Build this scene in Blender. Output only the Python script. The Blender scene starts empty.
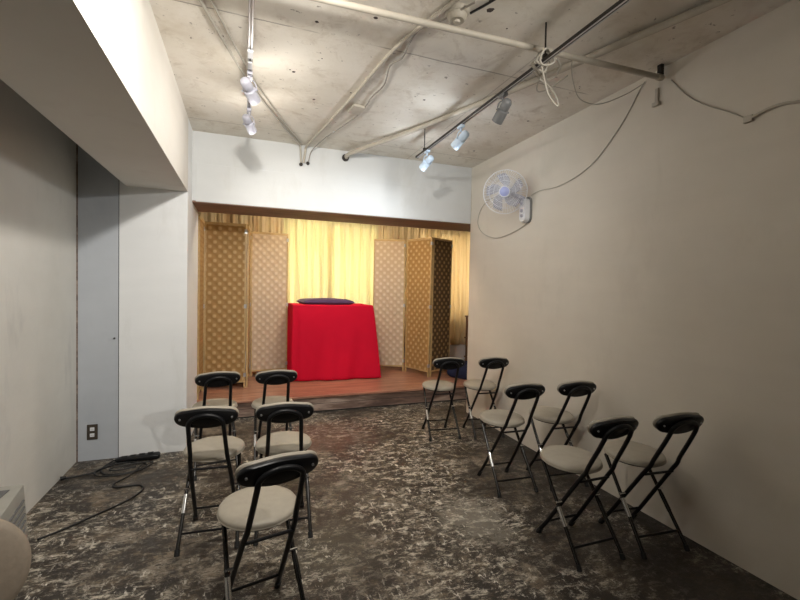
import bpy, bmesh, math, random
from mathutils import Vector, Matrix
random.seed(7)
C = bpy.context.scene.collection
PI = math.pi

# ------------------------------------------------------------------ materials
def nt(name):
    m = bpy.data.materials.new(name); m.use_nodes = True
    t = m.node_tree; b = t.nodes['Principled BSDF']
    return m, t, b

def simple(name, col, rough=.6, metal=0, spec=.5, noise=0, scale=20, bump=0, emit=None, estr=0):
    m, t, b = nt(name)
    b.inputs['Base Color'].default_value = (*col, 1)
    b.inputs['Roughness'].default_value = rough
    b.inputs['Metallic'].default_value = metal
    b.inputs['Specular IOR Level'].default_value = spec
    if emit:
        b.inputs['Emission Color'].default_value = (*emit, 1)
        b.inputs['Emission Strength'].default_value = estr
    tc = t.nodes.new('ShaderNodeTexCoord')
    nz = t.nodes.new('ShaderNodeTexNoise'); nz.inputs['Scale'].default_value = scale; nz.inputs['Detail'].default_value = 4
    t.links.new(tc.outputs['Object'], nz.inputs['Vector'])
    if noise:
        r = t.nodes.new('ShaderNodeValToRGB')
        r.color_ramp.elements[0].position = .3; r.color_ramp.elements[1].position = .7
        r.color_ramp.elements[0].color = tuple(c*(1-noise) for c in col)+(1,)
        r.color_ramp.elements[1].color = tuple(min(1, c*(1+noise*.6)) for c in col)+(1,)
        t.links.new(nz.outputs['Fac'], r.inputs[0]); t.links.new(r.outputs[0], b.inputs['Base Color'])
    if bump:
        bp = t.nodes.new('ShaderNodeBump'); bp.inputs['Strength'].default_value = bump; bp.inputs['Distance'].default_value = .005
        t.links.new(nz.outputs['Fac'], bp.inputs['Height']); t.links.new(bp.outputs[0], b.inputs['Normal'])
    return m

class G:
    """tiny node-graph helper"""
    def __init__(s, t): s.t = t
    def n(s, ty, **kw):
        o = s.t.nodes.new(ty)
        for k, v in kw.items():
            if k in o.inputs: o.inputs[k].default_value = v
            else: setattr(o, k, v)
        return o
    def l(s, a, b): s.t.links.new(a, b)
    def pos(s): return s.n('ShaderNodeNewGeometry').outputs['Position']
    def tex(s, ty, vec, scale=(1, 1, 1), rot=(0, 0, 0), **kw):
        mp = s.n('ShaderNodeMapping'); mp.inputs['Scale'].default_value = scale; mp.inputs['Rotation'].default_value = rot
        s.l(vec, mp.inputs['Vector']); o = s.n(ty)
        for k, v in kw.items(): o.inputs[k].default_value = v
        s.l(mp.outputs[0], o.inputs['Vector']); return o
    def ramp(s, fac, stops, interp='LINEAR'):
        r = s.n('ShaderNodeValToRGB'); cr = r.color_ramp; cr.interpolation = interp
        while len(cr.elements) < len(stops): cr.elements.new(.5)
        for e, (p, c) in zip(cr.elements, stops):
            e.position = p; e.color = (*c, 1) if not isinstance(c, (int, float)) else (c, c, c, 1)
        s.l(fac, r.inputs[0]); return r.outputs[0]
    def mix(s, fac, a, b, mode='MIX'):
        m = s.n('ShaderNodeMix', data_type='RGBA', blend_type=mode)
        for inp, v in ((0, fac), (6, a), (7, b)):
            if hasattr(v, 'is_linked') or hasattr(v, 'links'): s.l(v, m.inputs[inp])
            elif isinstance(v, (int, float)): m.inputs[inp].default_value = v if inp == 0 else (v, v, v, 1)
            else: m.inputs[inp].default_value = (*v, 1)
        return m.outputs[2]
    def math(s, op, a, b=0, c=None):
        m = s.n('ShaderNodeMath', operation=op)
        for i, v in enumerate((a, b) if c is None else (a, b, c)):
            if isinstance(v, (int, float)): m.inputs[i].default_value = v
            else: s.l(v, m.inputs[i])
        return m.outputs[0]
    def bump(s, h, b, st=.3, dist=.01):
        bp = s.n('ShaderNodeBump'); bp.inputs['Strength'].default_value = st; bp.inputs['Distance'].default_value = dist
        s.l(h, bp.inputs['Height']); s.l(bp.outputs[0], b.inputs['Normal'])

def plaster(name, c1, c2, scuff=(.35, .34, .32), samt=.35, rough=.75):
    m, t, b = nt(name); g = G(t); p = g.pos()
    n1 = g.tex('ShaderNodeTexNoise', p, Scale=1.3, Detail=6, Roughness=.6)
    col = g.ramp(n1.outputs['Fac'], [(.3, c1), (.7, c2)])
    n2 = g.tex('ShaderNodeTexNoise', p, (1, 1, .35), Scale=3.2, Detail=8, Roughness=.65, Distortion=.4)
    f = g.ramp(n2.outputs['Fac'], [(.56, 0.), (.72, samt)])
    col = g.mix(f, col, scuff)
    # faint board marks
    n4 = g.tex('ShaderNodeTexNoise', p, (1, 1, 6), Scale=2.2, Detail=3)
    f4 = g.ramp(n4.outputs['Fac'], [(.3, .975), (.7, 1.)])
    col = g.mix(1., col, f4, 'MULTIPLY')
    g.l(col, b.inputs['Base Color']); b.inputs['Roughness'].default_value = rough
    n3 = g.tex('ShaderNodeTexNoise', p, Scale=60, Detail=3)
    g.bump(n3.outputs['Fac'], b, .12, .004)
    return m

M = {}
M['wall_r'] = plaster('right wall paint', (.66, .605, .515), (.72, .665, .575), (.55, .50, .42), .3)
M['wall_l'] = plaster('left wall paint', (.60, .59, .55), (.70, .69, .65), (.44, .44, .44), .5)
M['white'] = plaster('white plaster', (.80, .815, .82), (.85, .86, .86), (.62, .62, .60), .35)
M['header'] = plaster('header paint', (.60, .61, .605), (.66, .67, .665), (.50, .50, .47), .45)
M['beam'] = plaster('beam paint', (.70, .67, .61), (.76, .73, .68), (.58, .54, .48), .3)
M['board'] = plaster('blue grey board', (.46, .49, .53), (.54, .57, .61), (.38, .42, .47), .5)
M['alcove'] = plaster('alcove plaster', (.62, .60, .56), (.7, .68, .64))

def ceiling_mat():
    m, t, b = nt('ceiling concrete'); g = G(t); p = g.pos()
    n1 = g.tex('ShaderNodeTexNoise', p, Scale=.9, Detail=7, Roughness=.62)
    col = g.ramp(n1.outputs['Fac'], [(.3, (.68, .63, .54)), (.5, (.77, .725, .645)), (.72, (.82, .785, .72))])
    n2 = g.tex('ShaderNodeTexNoise', p, Scale=5.5, Detail=9, Roughness=.72, Distortion=.6)
    f = g.ramp(n2.outputs['Fac'], [(.53, 0.), (.70, .6)])
    col = g.mix(f, col, (.42, .35, .265))
    n8 = g.tex('ShaderNodeTexNoise', p, Scale=2.1, Detail=8, Roughness=.7)
    col = g.mix(g.ramp(n8.outputs['Fac'], [(.50, 0.), (.68, .6)]), col, (.56, .49, .39))
    n5 = g.tex('ShaderNodeTexNoise', p, Scale=24, Detail=4, Roughness=.6)
    f5 = g.ramp(n5.outputs['Fac'], [(.66, 0.), (.73, .75)])
    col = g.mix(f5, col, (.14, .11, .08))
    sep = g.n('ShaderNodeSeparateXYZ'); g.l(p, sep.inputs[0])
    wob = g.tex('ShaderNodeTexNoise', p, Scale=7, Detail=3)
    yy = g.math('ADD', sep.outputs[1], g.math('MULTIPLY', wob.outputs['Fac'], .015))
    gate = g.tex('ShaderNodeTexNoise', p, Scale=2.3, Detail=2)
    gt = g.ramp(gate.outputs['Fac'], [(.42, 0.), (.5, 1.)])
    for y0, w in ((2.375, .005), (.55, .004), (3.95, .003)):
        d = g.math('ABSOLUTE', g.math('SUBTRACT', yy, y0))
        k = g.math('MULTIPLY', g.math('LESS_THAN', d, w), gt)
        col = g.mix(g.math('MULTIPLY', k, .6), col, (.16, .13, .10))
    for x0 in (1.62,):
        d = g.math('ABSOLUTE', g.math('SUBTRACT', sep.outputs[0], x0))
        k = g.math('MULTIPLY', g.math('LESS_THAN', d, .004), gt)
        col = g.mix(g.math('MULTIPLY', k, .4), col, (.2, .17, .13))
    # dark holes and chips left by old fixings
    for (hx, hy, r) in ((.287, 2.849, .020), (1.135, 1.854, .028), (1.228, 2.893, .014), (2.167, 2.915, .014), (2.141, 3.738, .018),
                        (.624, 2.127, .016), (.344, 2.275, .014), (-.133, 2.60, .022), (.26, 2.83, .01), (.7, 2.99, .009), (1.10, 1.80, .012),
                        (.47, 3.2, .016), (.48, 3.26, .009), (2.14, 2.32, .012), (1.55, 1.6, .012), (.43, 2.62, .012), (.55, 2.6, .009), (1.3, 1.95, .01)):
        v = g.n('ShaderNodeVectorMath', operation='DISTANCE'); g.l(p, v.inputs[0]); v.inputs[1].default_value = (hx, hy, 2.804)
        dd = g.math('ADD', v.outputs['Value'], g.math('MULTIPLY', g.math('SUBTRACT', n5.outputs['Fac'], .5), r*1.6))
        col = g.mix(g.math('LESS_THAN', dd, r*.6), col, (.05, .035, .03))
    g.l(col, b.inputs['Base Color']); b.inputs['Roughness'].default_value = .85
    g.bump(n2.outputs['Fac'], b, .35, .012)
    return m
M['ceiling'] = ceiling_mat()

def floor_mat():
    m, t, b = nt('worn concrete floor'); g = G(t); p = g.pos()
    n1 = g.tex('ShaderNodeTexNoise', p, Scale=1.6, Detail=10, Roughness=.7, Distortion=.3)
    col = g.ramp(n1.outputs['Fac'], [(.34, (.050, .037, .026)), (.5, (.125, .095, .066)), (.64, (.25, .20, .145))])
    # grey brown worn film
    n7 = g.tex('ShaderNodeTexNoise', p, (1, 1.5, 1), (0, 0, -.4), Scale=3.3, Detail=12, Roughness=.8)
    col = g.mix(g.ramp(n7.outputs['Fac'], [(.47, 0.), (.60, .8)]), col, (.31, .27, .215))
    # dark glue residue blotches
    n2 = g.tex('ShaderNodeTexNoise', p, Scale=4.2, Detail=15, Roughness=.82, Distortion=.15)
    f2 = g.ramp(n2.outputs['Fac'], [(.48, .95), (.53, .5), (.57, 0.)])
    col = g.mix(f2, col, (.026, .020, .016))
    # pale scraped flecks
    n3 = g.tex('ShaderNodeTexNoise', p, (1, 2.0, 1), (0, 0, .55), Scale=9.5, Detail=15, Roughness=.86, Distortion=.25)
    f3 = g.ramp(n3.outputs['Fac'], [(.515, 0.), (.55, .6), (.62, 1.)])
    n3b = g.tex('ShaderNodeTexNoise', p, Scale=1.3, Detail=4)
    f3b = g.ramp(n3b.outputs['Fac'], [(.40, .15), (.54, 1.)])
    col = g.mix(g.math('MULTIPLY', f3, f3b), col, (.66, .60, .49))
    n4 = g.tex('ShaderNodeTexNoise', p, (2.4, 1, 1), (0, 0, .35), Scale=13, Detail=12, Roughness=.8, Distortion=.4)
    f4 = g.ramp(n4.outputs['Fac'], [(.57, 0.), (.60, .95)])
    col = g.mix(g.math('MULTIPLY', f4, f3b), col, (.80, .75, .65))
    # small dark specks and scratches
    n6 = g.tex('ShaderNodeTexNoise', p, (1, 3.2, 1), (0, 0, -.75), Scale=17, Detail=8, Roughness=.75)
    f6 = g.ramp(n6.outputs['Fac'], [(.55, 0.), (.58, .85)])
    col = g.mix(f6, col, (.035, .028, .022))
    def patch(cx, cy, rx, ry, c, amt, col):
        mp = g.n('ShaderNodeMapping'); mp.inputs['Location'].default_value = (-cx/rx, -cy/ry, 0); mp.inputs['Scale'].default_value = (1/rx, 1/ry, 0)
        g.l(p, mp.inputs['Vector']); ln = g.n('ShaderNodeVectorMath', operation='LENGTH'); g.l(mp.outputs[0], ln.inputs[0])
        d = g.math('ADD', ln.outputs['Value'], g.math('MULTIPLY', g.math('SUBTRACT', n7.outputs['Fac'], .5), 3.2))
        d = g.math('ADD', d, g.math('MULTIPLY', g.math('SUBTRACT', n6.outputs['Fac'], .5), 1.4))
        f = g.ramp(d, [(.5, amt), (.95, 0.)])
        return g.mix(f, col, c)
    col = patch(.75, 3.95, .50, .5, (.17, .085, .06), .45, col)
    col = patch(1.34, 2.25, .26, .34, (.40, .365, .30), .4, col)
    col = patch(.42, 2.20, .34, .34, (.12, .11, .08), .3, col)
    col = patch(2.0, 1.25, .5, .9, (.03, .023, .018), .8, col)  # vignette darkening at the near right, painted into the floor colour
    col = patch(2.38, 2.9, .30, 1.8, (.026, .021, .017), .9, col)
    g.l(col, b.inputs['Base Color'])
    rr = g.ramp(n2.outputs['Fac'], [(.40, .34), (.6, .7)]); g.l(rr, b.inputs['Roughness'])
    b.inputs['Specular IOR Level'].default_value = .35
    g.bump(n3.outputs['Fac'], b, .35, .006)
    return m
M['floor'] = floor_mat()

def wood(name, c1, c2, along='X', plank=.12, rough=.35, seam=(.03, .015, .01)):
    m, t, b = nt(name); g = G(t); p = g.pos()
    sc = (1.2, 14, 14) if along == 'X' else (14, 1.2, 14)
    n1 = g.tex('ShaderNodeTexNoise', p, sc, Scale=1.6, Detail=7, Roughness=.6, Distortion=.5)
    col = g.ramp(n1.outputs['Fac'], [(.3, c1), (.7, c2)])
    n2 = g.tex('ShaderNodeTexNoise', p, Scale=3, Detail=5)
    col = g.mix(g.ramp(n2.outputs['Fac'], [(.5, 0.), (.8, .5)]), col, tuple(c*.4 for c in c1))
    if plank:
        sep = g.n('ShaderNodeSeparateXYZ'); g.l(p, sep.inputs[0])
        ax = sep.outputs[1] if along == 'X' else sep.outputs[0]
        fr = g.math('FRACT', g.math('DIVIDE', ax, plank))
        col = g.mix(g.math('LESS_THAN', fr, .035), col, seam)
    g.l(col, b.inputs['Base Color']); b.inputs['Roughness'].default_value = rough
    g.bump(n1.outputs['Fac'], b, .15, .004)
    return m
M['stage'] = wood('stage boards', (.24, .09, .055), (.56, .30, .20), 'X', .15, .28)
def riser_mat():
    m, t, b = nt('weathered riser'); g = G(t); p = g.pos()
    n1 = g.tex('ShaderNodeTexNoise', p, (.8, 1, 5), Scale=2.2, Detail=8, Roughness=.6, Distortion=.8)
    col = g.ramp(n1.outputs['Fac'], [(.38, (.10, .06, .045)), (.5, (.20, .13, .10)), (.64, (.40, .30, .24))])
    n2 = g.tex('ShaderNodeTexNoise', p, (.7, 1, 4), Scale=5, Detail=6, Roughness=.7)
    col = g.mix(g.ramp(n2.outputs['Fac'], [(.54, 0.), (.64, .6)]), col, (.06, .04, .03))
    sep = g.n('ShaderNodeSeparateXYZ'); g.l(p, sep.inputs[0])
    col = g.mix(g.math('LESS_THAN', g.math('ABSOLUTE', g.math('SUBTRACT', sep.outputs[2], .092)), .0022), col, (.02, .013, .01))
    g.l(col, b.inputs['Base Color']); b.inputs['Roughness'].default_value = .6
    g.bump(n1.outputs['Fac'], b, .3, .005); return m
M['step'] = riser_mat()
M['lintel'] = wood('lintel wood', (.17, .085, .05), (.26, .14, .085), 'X', 0, .6)
M['brownwood'] = wood('brown wood', (.20, .10, .05), (.33, .19, .10), 'X', 0, .5)
M['frame'] = wood('screen frame wood', (.45, .30, .13), (.60, .42, .20), 'X', 0, .45)

def weave(name, base, dot):
    m, t, b = nt(name); g = G(t)
    uv = g.n('ShaderNodeUVMap').outputs[0]
    sep = g.n('ShaderNodeSeparateXYZ'); g.l(uv, sep.inputs[0])
    a = .108
    cu = g.math('COSINE', g.math('MULTIPLY', sep.outputs[0], 2*PI/a))
    cv = g.math('COSINE', g.math('MULTIPLY', sep.outputs[1], 2*PI/a))
    pr = g.math('MULTIPLY', cu, cv)
    f = g.ramp(pr, [(.12, 0.), (.75, 1.)])
    col = g.mix(f, base, dot)
    fine = g.math('SINE', g.math('MULTIPLY', sep.outputs[1], 2*PI/.009))
    fine = g.math('MULTIPLY', g.math('ADD', fine, 1), .5)
    col = g.mix(g.math('MULTIPLY', fine, .16), col, tuple(c*.55 for c in base))
    nz = g.tex('ShaderNodeTexNoise', uv, (4, 60, 1), Scale=3, Detail=4)
    col = g.mix(g.math('MULTIPLY', nz.outputs['Fac'], .25), col, tuple(c*.7 for c in base))
    g.l(col, b.inputs['Base Color']); b.inputs['Roughness'].default_value = .7
    hh = g.math('ADD', pr, g.math('MULTIPLY', fine, .15))
    g.bump(hh, b, .6, .008)
    # woven paper lets a little light through
    tr = g.n('ShaderNodeBsdfTranslucent'); g.l(col, tr.inputs[0])
    mx = g.n('ShaderNodeMixShader'); mx.inputs[0].default_value = .12
    out = t.nodes['Material Output']
    g.l(b.outputs[0], mx.inputs[1]); g.l(tr.outputs[0], mx.inputs[2]); g.l(mx.outputs[0], out.inputs[0])
    return m
M['weave'] = weave('golden woven paper', (.42, .24, .08), (.66, .46, .22))
M['weave_lit'] = weave('woven paper lit tone', (.66, .51, .35), (.84, .72, .56))  # same woven paper, with stronger light put into its colour
M['weave_shade'] = weave('woven paper shade tone', (.13, .075, .03), (.50, .32, .14))  # same woven paper again, with shade put into its colour

def cloth(name, col, trans=.0, tcol=None, rough=.85, stripes=None, sheen=0):
    m, t, b = nt(name); g = G(t); p = g.pos()
    n = g.tex('ShaderNodeTexNoise', p, Scale=2.5, Detail=5)
    c = g.ramp(n.outputs['Fac'], [(.3, tuple(x*.9 for x in col)), (.7, col)])
    if stripes:
        n2 = g.tex('ShaderNodeTexNoise', p, (5, 5, .10), Scale=1.5, Detail=3)
        c = g.mix(g.ramp(n2.outputs['Fac'], [(.5, 0.), (.62, .8)]), c, stripes)
    g.l(c, b.inputs['Base Color']); b.inputs['Roughness'].default_value = rough
    b.inputs['Specular IOR Level'].default_value = .15
    if sheen: b.inputs['Sheen Weight'].default_value = sheen
    n3 = g.tex('ShaderNodeTexNoise', p, Scale=250, Detail=2); g.bump(n3.outputs['Fac'], b, .1, .002)
    if trans:
        tr = g.n('ShaderNodeBsdfTranslucent')
        if stripes: g.l(c, tr.inputs[0])
        else: tr.inputs[0].default_value = (*(tcol or col), 1)
        mx = g.n('ShaderNodeMixShader'); mx.inputs[0].default_value = trans
        g.l(b.outputs[0], mx.inputs[1]); g.l(tr.outputs[0], mx.inputs[2]); g.l(mx.outputs[0], t.nodes['Material Output'].inputs[0])
    return m
M['red'] = cloth('red felt', (.66, .007, .034), rough=.9)
M['yellow'] = cloth('yellow curtain', (.86, .81, .56), .4, (.90, .85, .60))
M['cream'] = cloth('cream curtain', (.88, .76, .54), .45, (.90, .78, .56))
M['striped'] = cloth('striped curtain', (.88, .76, .54), .45, stripes=(.74, .54, .32))
M['purple'] = cloth('indigo cushion cloth', (.075, .035, .10), rough=.75, sheen=.15)
M['navy'] = cloth('navy cloth', (.02, .025, .06), rough=.8)

M['vinyl'] = simple('grey beige vinyl', (.37, .33, .265), .5, noise=.06, scale=30)
M['tan'] = simple('tan vinyl', (.34, .28, .215), .6, noise=.06, scale=60, bump=.2)
M['blackplastic'] = simple('black plastic', (.008, .008, .009), .35, spec=.3, noise=.1)
M['blackmetal'] = simple('black enamelled tube', (.007, .007, .008), .4, 0, spec=.28, noise=.1)
M['darkchrome'] = simple('dark polished tube', (.05, .048, .046), .22, .75, noise=.1)
M['chrome'] = simple('chrome', (.8, .8, .8), .15, 1)
M['rubber'] = simple('black rubber', (.01, .01, .01), .7)
M['pan'] = simple('black seat pan', (.015, .015, .015), .5)
M['conduit'] = simple('painted conduit', (.50, .455, .38), .6, noise=.15, scale=8, bump=.2)
M['whiteplastic'] = simple('white plastic', (.78, .79, .82), .4, noise=.03)
M['headwhite'] = simple('white lamp enamel', (.66, .80, .96), .35, noise=.02)
M['headgrey'] = simple('grey lamp enamel', (.20, .205, .21), .4, noise=.04)
M['headlilac'] = simple('pale grey lamp enamel', (.46, .46, .53), .35, noise=.04)
M['lens'] = simple('lit lamp lens', (.9, .93, 1), .3, emit=(.8, .9, 1), estr=6)
M['blacktrack'] = simple('black lighting track', (.022, .018, .015), .4, .3, noise=.2)
M['greytrack'] = simple('grey lighting track', (.16, .14, .12), .4, .4, noise=.2)
M['silver'] = simple('brushed silver', (.55, .55, .56), .3, .8)
M['gapshade'] = simple('dark gap and contact shade', (.02, .018, .015), .8)
M['cable_white'] = simple('white cable', (.44, .41, .35), .6)
M['cable_grey'] = simple('grey cable', (.30, .27, .23), .6)
M['cable_black'] = simple('black cable', (.012, .012, .012), .5)
M['bronze'] = simple('bronze outlet plate', (.08, .065, .05), .45, .4, noise=.1)
M['heater'] = simple('off white enamel', (.38, .37, .33), .5, noise=.08, scale=15)
M['heaterdark'] = simple('grey slots', (.14, .14, .14), .6)
M['smokewhite'] = simple('yellowed detector plastic', (.42, .38, .31), .6, noise=.1)
M['hub'] = simple('lavender fan hub', (.38, .42, .72), .35)
M['metalframe'] = simple('window frame metal', (.35, .34, .33), .4, .7)
def glass_mat():
    m, t, b = nt('window glass')
    b.inputs['Transmission Weight'].default_value = 1; b.inputs['Roughness'].default_value = .02; b.inputs['IOR'].default_value = 1.02
    return m
M['glass'] = glass_mat()
def blade_mat():
    m, t, b = nt('clear fan blade'); g = G(t)
    b.inputs['Base Color'].default_value = (.60, .62, .70, 1); b.inputs['Roughness'].default_value = .2
    tr = g.n('ShaderNodeBsdfTransparent'); tr.inputs[0].default_value = (.85, .87, .95, 1)
    mx = g.n('ShaderNodeMixShader'); mx.inputs[0].default_value = .25
    g.l(tr.outputs[0], mx.inputs[1]); g.l(b.outputs[0], mx.inputs[2]); g.l(mx.outputs[0], t.nodes['Material Output'].inputs[0])
    return m
M['blade'] = blade_mat()

# ------------------------------------------------------------------ mesh helpers
def mesh_obj(name, bm, mat, parent=None, smooth=False, bevel=0):
    if bevel:
        bmesh.ops.bevel(bm, geom=bm.edges[:], offset=bevel, segments=2, profile=.6, affect='EDGES')
    bmesh.ops.recalc_face_normals(bm, faces=bm.faces[:])
    me = bpy.data.meshes.new(name); bm.to_mesh(me); bm.free()
    if smooth:
        for p in me.polygons: p.use_smooth = True
        try: me.set_sharp_from_angle(angle=math.radians(42))
        except Exception: pass
    o = bpy.data.objects.new(name, me); C.objects.link(o); me.materials.append(mat)
    if parent: o.parent = parent
    return o
def tag(o, label, cat, group=None):
    o['label'] = label; o['category'] = cat
    if group: o['group'] = group
    return o
def empty(name, loc=(0, 0, 0), rz=0):
    o = bpy.data.objects.new(name, None); C.objects.link(o); o.location = loc; o.rotation_euler = (0, 0, rz)
    o.empty_display_size = .05; return o
def struct(name, bm, mat, **k):
    o = mesh_obj(name, bm, mat, **k); o['kind'] = 'structure'; return o
def B(): return bmesh.new()
def box(bm, x0, x1, y0, y1, z0, z1, mtx=None):
    v = [bm.verts.new((x, y, z)) for x in (x0, x1) for y in (y0, y1) for z in (z0, z1)]
    for f in ((0, 1, 3, 2), (4, 6, 7, 5), (0, 4, 5, 1), (2, 3, 7, 6), (0, 2, 6, 4), (1, 5, 7, 3)):
        bm.faces.new([v[i] for i in f])
    if mtx:
        for q in v: q.co = mtx @ q.co
    return bm
def smoothpath(pts, n=8, closed=False):
    P = [Vector(p) for p in pts]; out = []
    L = len(P); rng = range(L if closed else L-1)
    for i in rng:
        p1, p2 = P[i], P[(i+1) % L]
        p0 = P[i-1] if (i > 0 or closed) else p1*2-p2
        p3 = P[(i+2) % L] if (i+2 < L or closed) else p2*2-p1
        for k in range(n):
            t = k/n
            out.append(.5*((2*p1)+(p2-p0)*t+(2*p0-5*p1+4*p2-p3)*t*t+(3*p1-p0-3*p2+p3)*t**3))
    if not closed: out.append(P[-1])
    return out
def tube(bm, pts, r, n=10, closed=False):
    P = [Vector(p) for p in pts]; L = len(P); rings = []
    def tan(i):
        a = P[i-1] if (i > 0 or closed) else P[i]; b = P[(i+1) % L] if (i < L-1 or closed) else P[i]
        return (b-a).normalized()
    t0 = tan(0); ref = Vector((0, 0, 1)) if abs(t0.z) < .9 else Vector((1, 0, 0))
    u = t0.cross(ref).normalized()
    for i in range(L):
        t = tan(i); u = (u-t*u.dot(t)).normalized(); w = t.cross(u)
        rr = r[i] if isinstance(r, (list, tuple)) else r
        rings.append([bm.verts.new(P[i]+(u*math.cos(2*PI*k/n)+w*math.sin(2*PI*k/n))*rr) for k in range(n)])
    for i in range(L if closed else L-1):
        a, b = rings[i], rings[(i+1) % L]
        off = 0
        if closed and i == L-1:
            off = min(range(n), key=lambda o: (b[o].co-a[0].co).length)
        for k in range(n): bm.faces.new((a[k], a[(k+1) % n], b[(k+1+off) % n], b[(k+off) % n]))
    if not closed:
        bm.faces.new(rings[0][::-1]); bm.faces.new(rings[-1])
    return bm
def lathe(bm, prof, n=32, mtx=None):
    """prof: (r, z) list; r=0 ends close."""
    rings = []
    for r, z in prof:
        if r < 1e-6: rings.append([bm.verts.new((0, 0, z))])
        else: rings.append([bm.verts.new((r*math.cos(2*PI*k/n), r*math.sin(2*PI*k/n), z)) for k in range(n)])
    for a, b in zip(rings, rings[1:]):
        for k in range(n):
            if len(a) == 1 and len(b) == 1: break
            if len(a) == 1: bm.faces.new((a[0], b[k], b[(k+1) % n]))
            elif len(b) == 1: bm.faces.new((a[k], b[0], a[(k+1) % n]))
            else: bm.faces.new((a[k], b[k], b[(k+1) % n], a[(k+1) % n]))
    for R_ in (rings[0], rings[-1]):
        if len(R_) > 1: bm.faces.new(R_)
    if mtx:
        for R_ in rings:
            for v in R_: v.co = mtx @ v.co
    return bm
def frame_to(loc, d, up=(0, 0, 1)):
    """matrix whose local +Z points along d"""
    z = Vector(d).normalized(); x = Vector(up).cross(z)
    if x.length < 1e-4: x = Vector((1, 0, 0))
    x.normalize(); y = z.cross(x)
    m = Matrix((x, y, z)).transposed().to_4x4(); m.translation = Vector(loc); return m

XL, XR, XB, XBL = -1.2294, 2.4147, -.4561, -.8972
YP, Y0, YS, ZC, ZH, ZB, ZS = 3.9487, 4.2566, 4.776, 2.8041, 2.165, 2.1886, .1873
YN = -1.2
YB = 6.75
# ------------------------------------------------------------------ the setting
struct('floor', box(B(), XL-.1, 4.1, YN, YS+.05, -.1, 0), M['floor'])
struct('ceiling', box(B(), XL-.1, XR+.1, YN, YS, ZC, ZC+.1), M['ceiling'])
struct('wall_left', box(B(), XL-.1, XL, YN, YP, 0, ZC), M['wall_l'])
struct('wall_right', box(B(), XR, XR+.12, YN, Y0, 0, ZC), M['wall_r'])
struct('wall_column', box(B(), XL-.1, XB, YP, YS, 0, ZC), M['white'])
struct('wall_beam', box(B(), XBL, XB, YN, YP, ZB, ZC), M['beam'])
struct('wall_header', box(B(), XB, 4.0, Y0, YS, ZH+.012, ZC), M['header'])
struct('trim_1', box(B(), XB+.03, XR-.004, Y0-.010, Y0, ZH+.003, 2.515), M['header'], bevel=.003)
struct('trim_2', box(B(), XB, 4.0, Y0+.002, YS-.001, ZH-.004, ZH+.012), M['lintel'])
struct('trim_3', box(B(), -1.220, -.951, YP-.008, YP, 0, ZC), M['board'])
struct('trim_4', box(B(), -.951, -.946, YP-.0015, YP, 0, ZC), M['gapshade'])
struct('trim_5', box(B(), XL, -1.221, YP-.010, YP, 0, ZC), M['step'])
struct('trim_6', box(B(), -.946, XB-.001, YP-.006, YP, 0, ZC), M['white'])
struct('wall_alcove_left', box(B(), -.80, -.70, YS, YB, 0, 2.8), M['alcove'])
struct('wall_alcove_right', box(B(), 4.0, 4.1, Y0, YB, 0, 2.8), M['alcove'])
struct('wall_alcove_front', box(B(), XR+.12, 4.0, Y0-.08, Y0, 0, ZC), M['alcove'])
struct('ceiling_alcove', box(B(), -.80, 4.1, YS, YB+.1, 2.72, 2.80), M['alcove'])
def back_wall():
    bm = B(); x0, x1 = -.8, 4.1; z0, z1 = 1.0, 2.35
    wins = [(.45, 2.05), (2.75, 3.95)]
    xs = [x0]
    for a, b in wins: xs += [a, b]
    xs.append(x1)
    for i in range(0, len(xs), 2): box(bm, xs[i], xs[i+1], YB, YB+.12, 0, 2.8)
    for a, b in wins:
        box(bm, a, b, YB, YB+.12, 0, z0); box(bm, a, b, YB, YB+.12, z1, 2.8)
    struct('wall_back', bm, M['alcove'])
    for i, (a, b) in enumerate(wins):
        w = empty('window_%d' % (i+1), ((a+b)/2, YB+.06, z0)); w['kind'] = 'structure'
        hw = (b-a)/2; f = B(); h = z1-z0
        box(f, -hw+.001, hw-.001, -.02, .02, .001, .04); box(f, -hw+.001, hw-.001, -.02, .02, h-.04, h-.001)
        for xx in (-hw+.001, -.02, hw-.041): box(f, xx, xx+.04, -.02, .02, .04, h-.04)
        mesh_obj('window_frame', f, M['metalframe'], w)
        mesh_obj('glass_pane', box(B(), -hw+.04, hw-.04, -.003, .003, .04, h-.04), M['glass'], w)
back_wall()
struct('trim_9', box(B(), -.70, 4.0, YB-.16, YB-.001, ZS, .56), M['white'])
struct('floor_stage', box(B(), -.70, 4.0, YS, YB, 0, ZS), M['stage'])
struct('trim_7', box(B(), -.4561, 4.0, YS-.022, YS, 0, ZS-.026), M['step'])
struct('trim_contact_shade', box(B(), XB, 4.0, YS-.030, YS-.0221, 0, .012), M['gapshade'])  # dark strip added along the riser foot as painted contact shadow
struct('trim_8', box(B(), -.4561, 4.0, YS-.044, YS+.02, ZS-.022, ZS+.002), M['stage'], bevel=.004)

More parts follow.
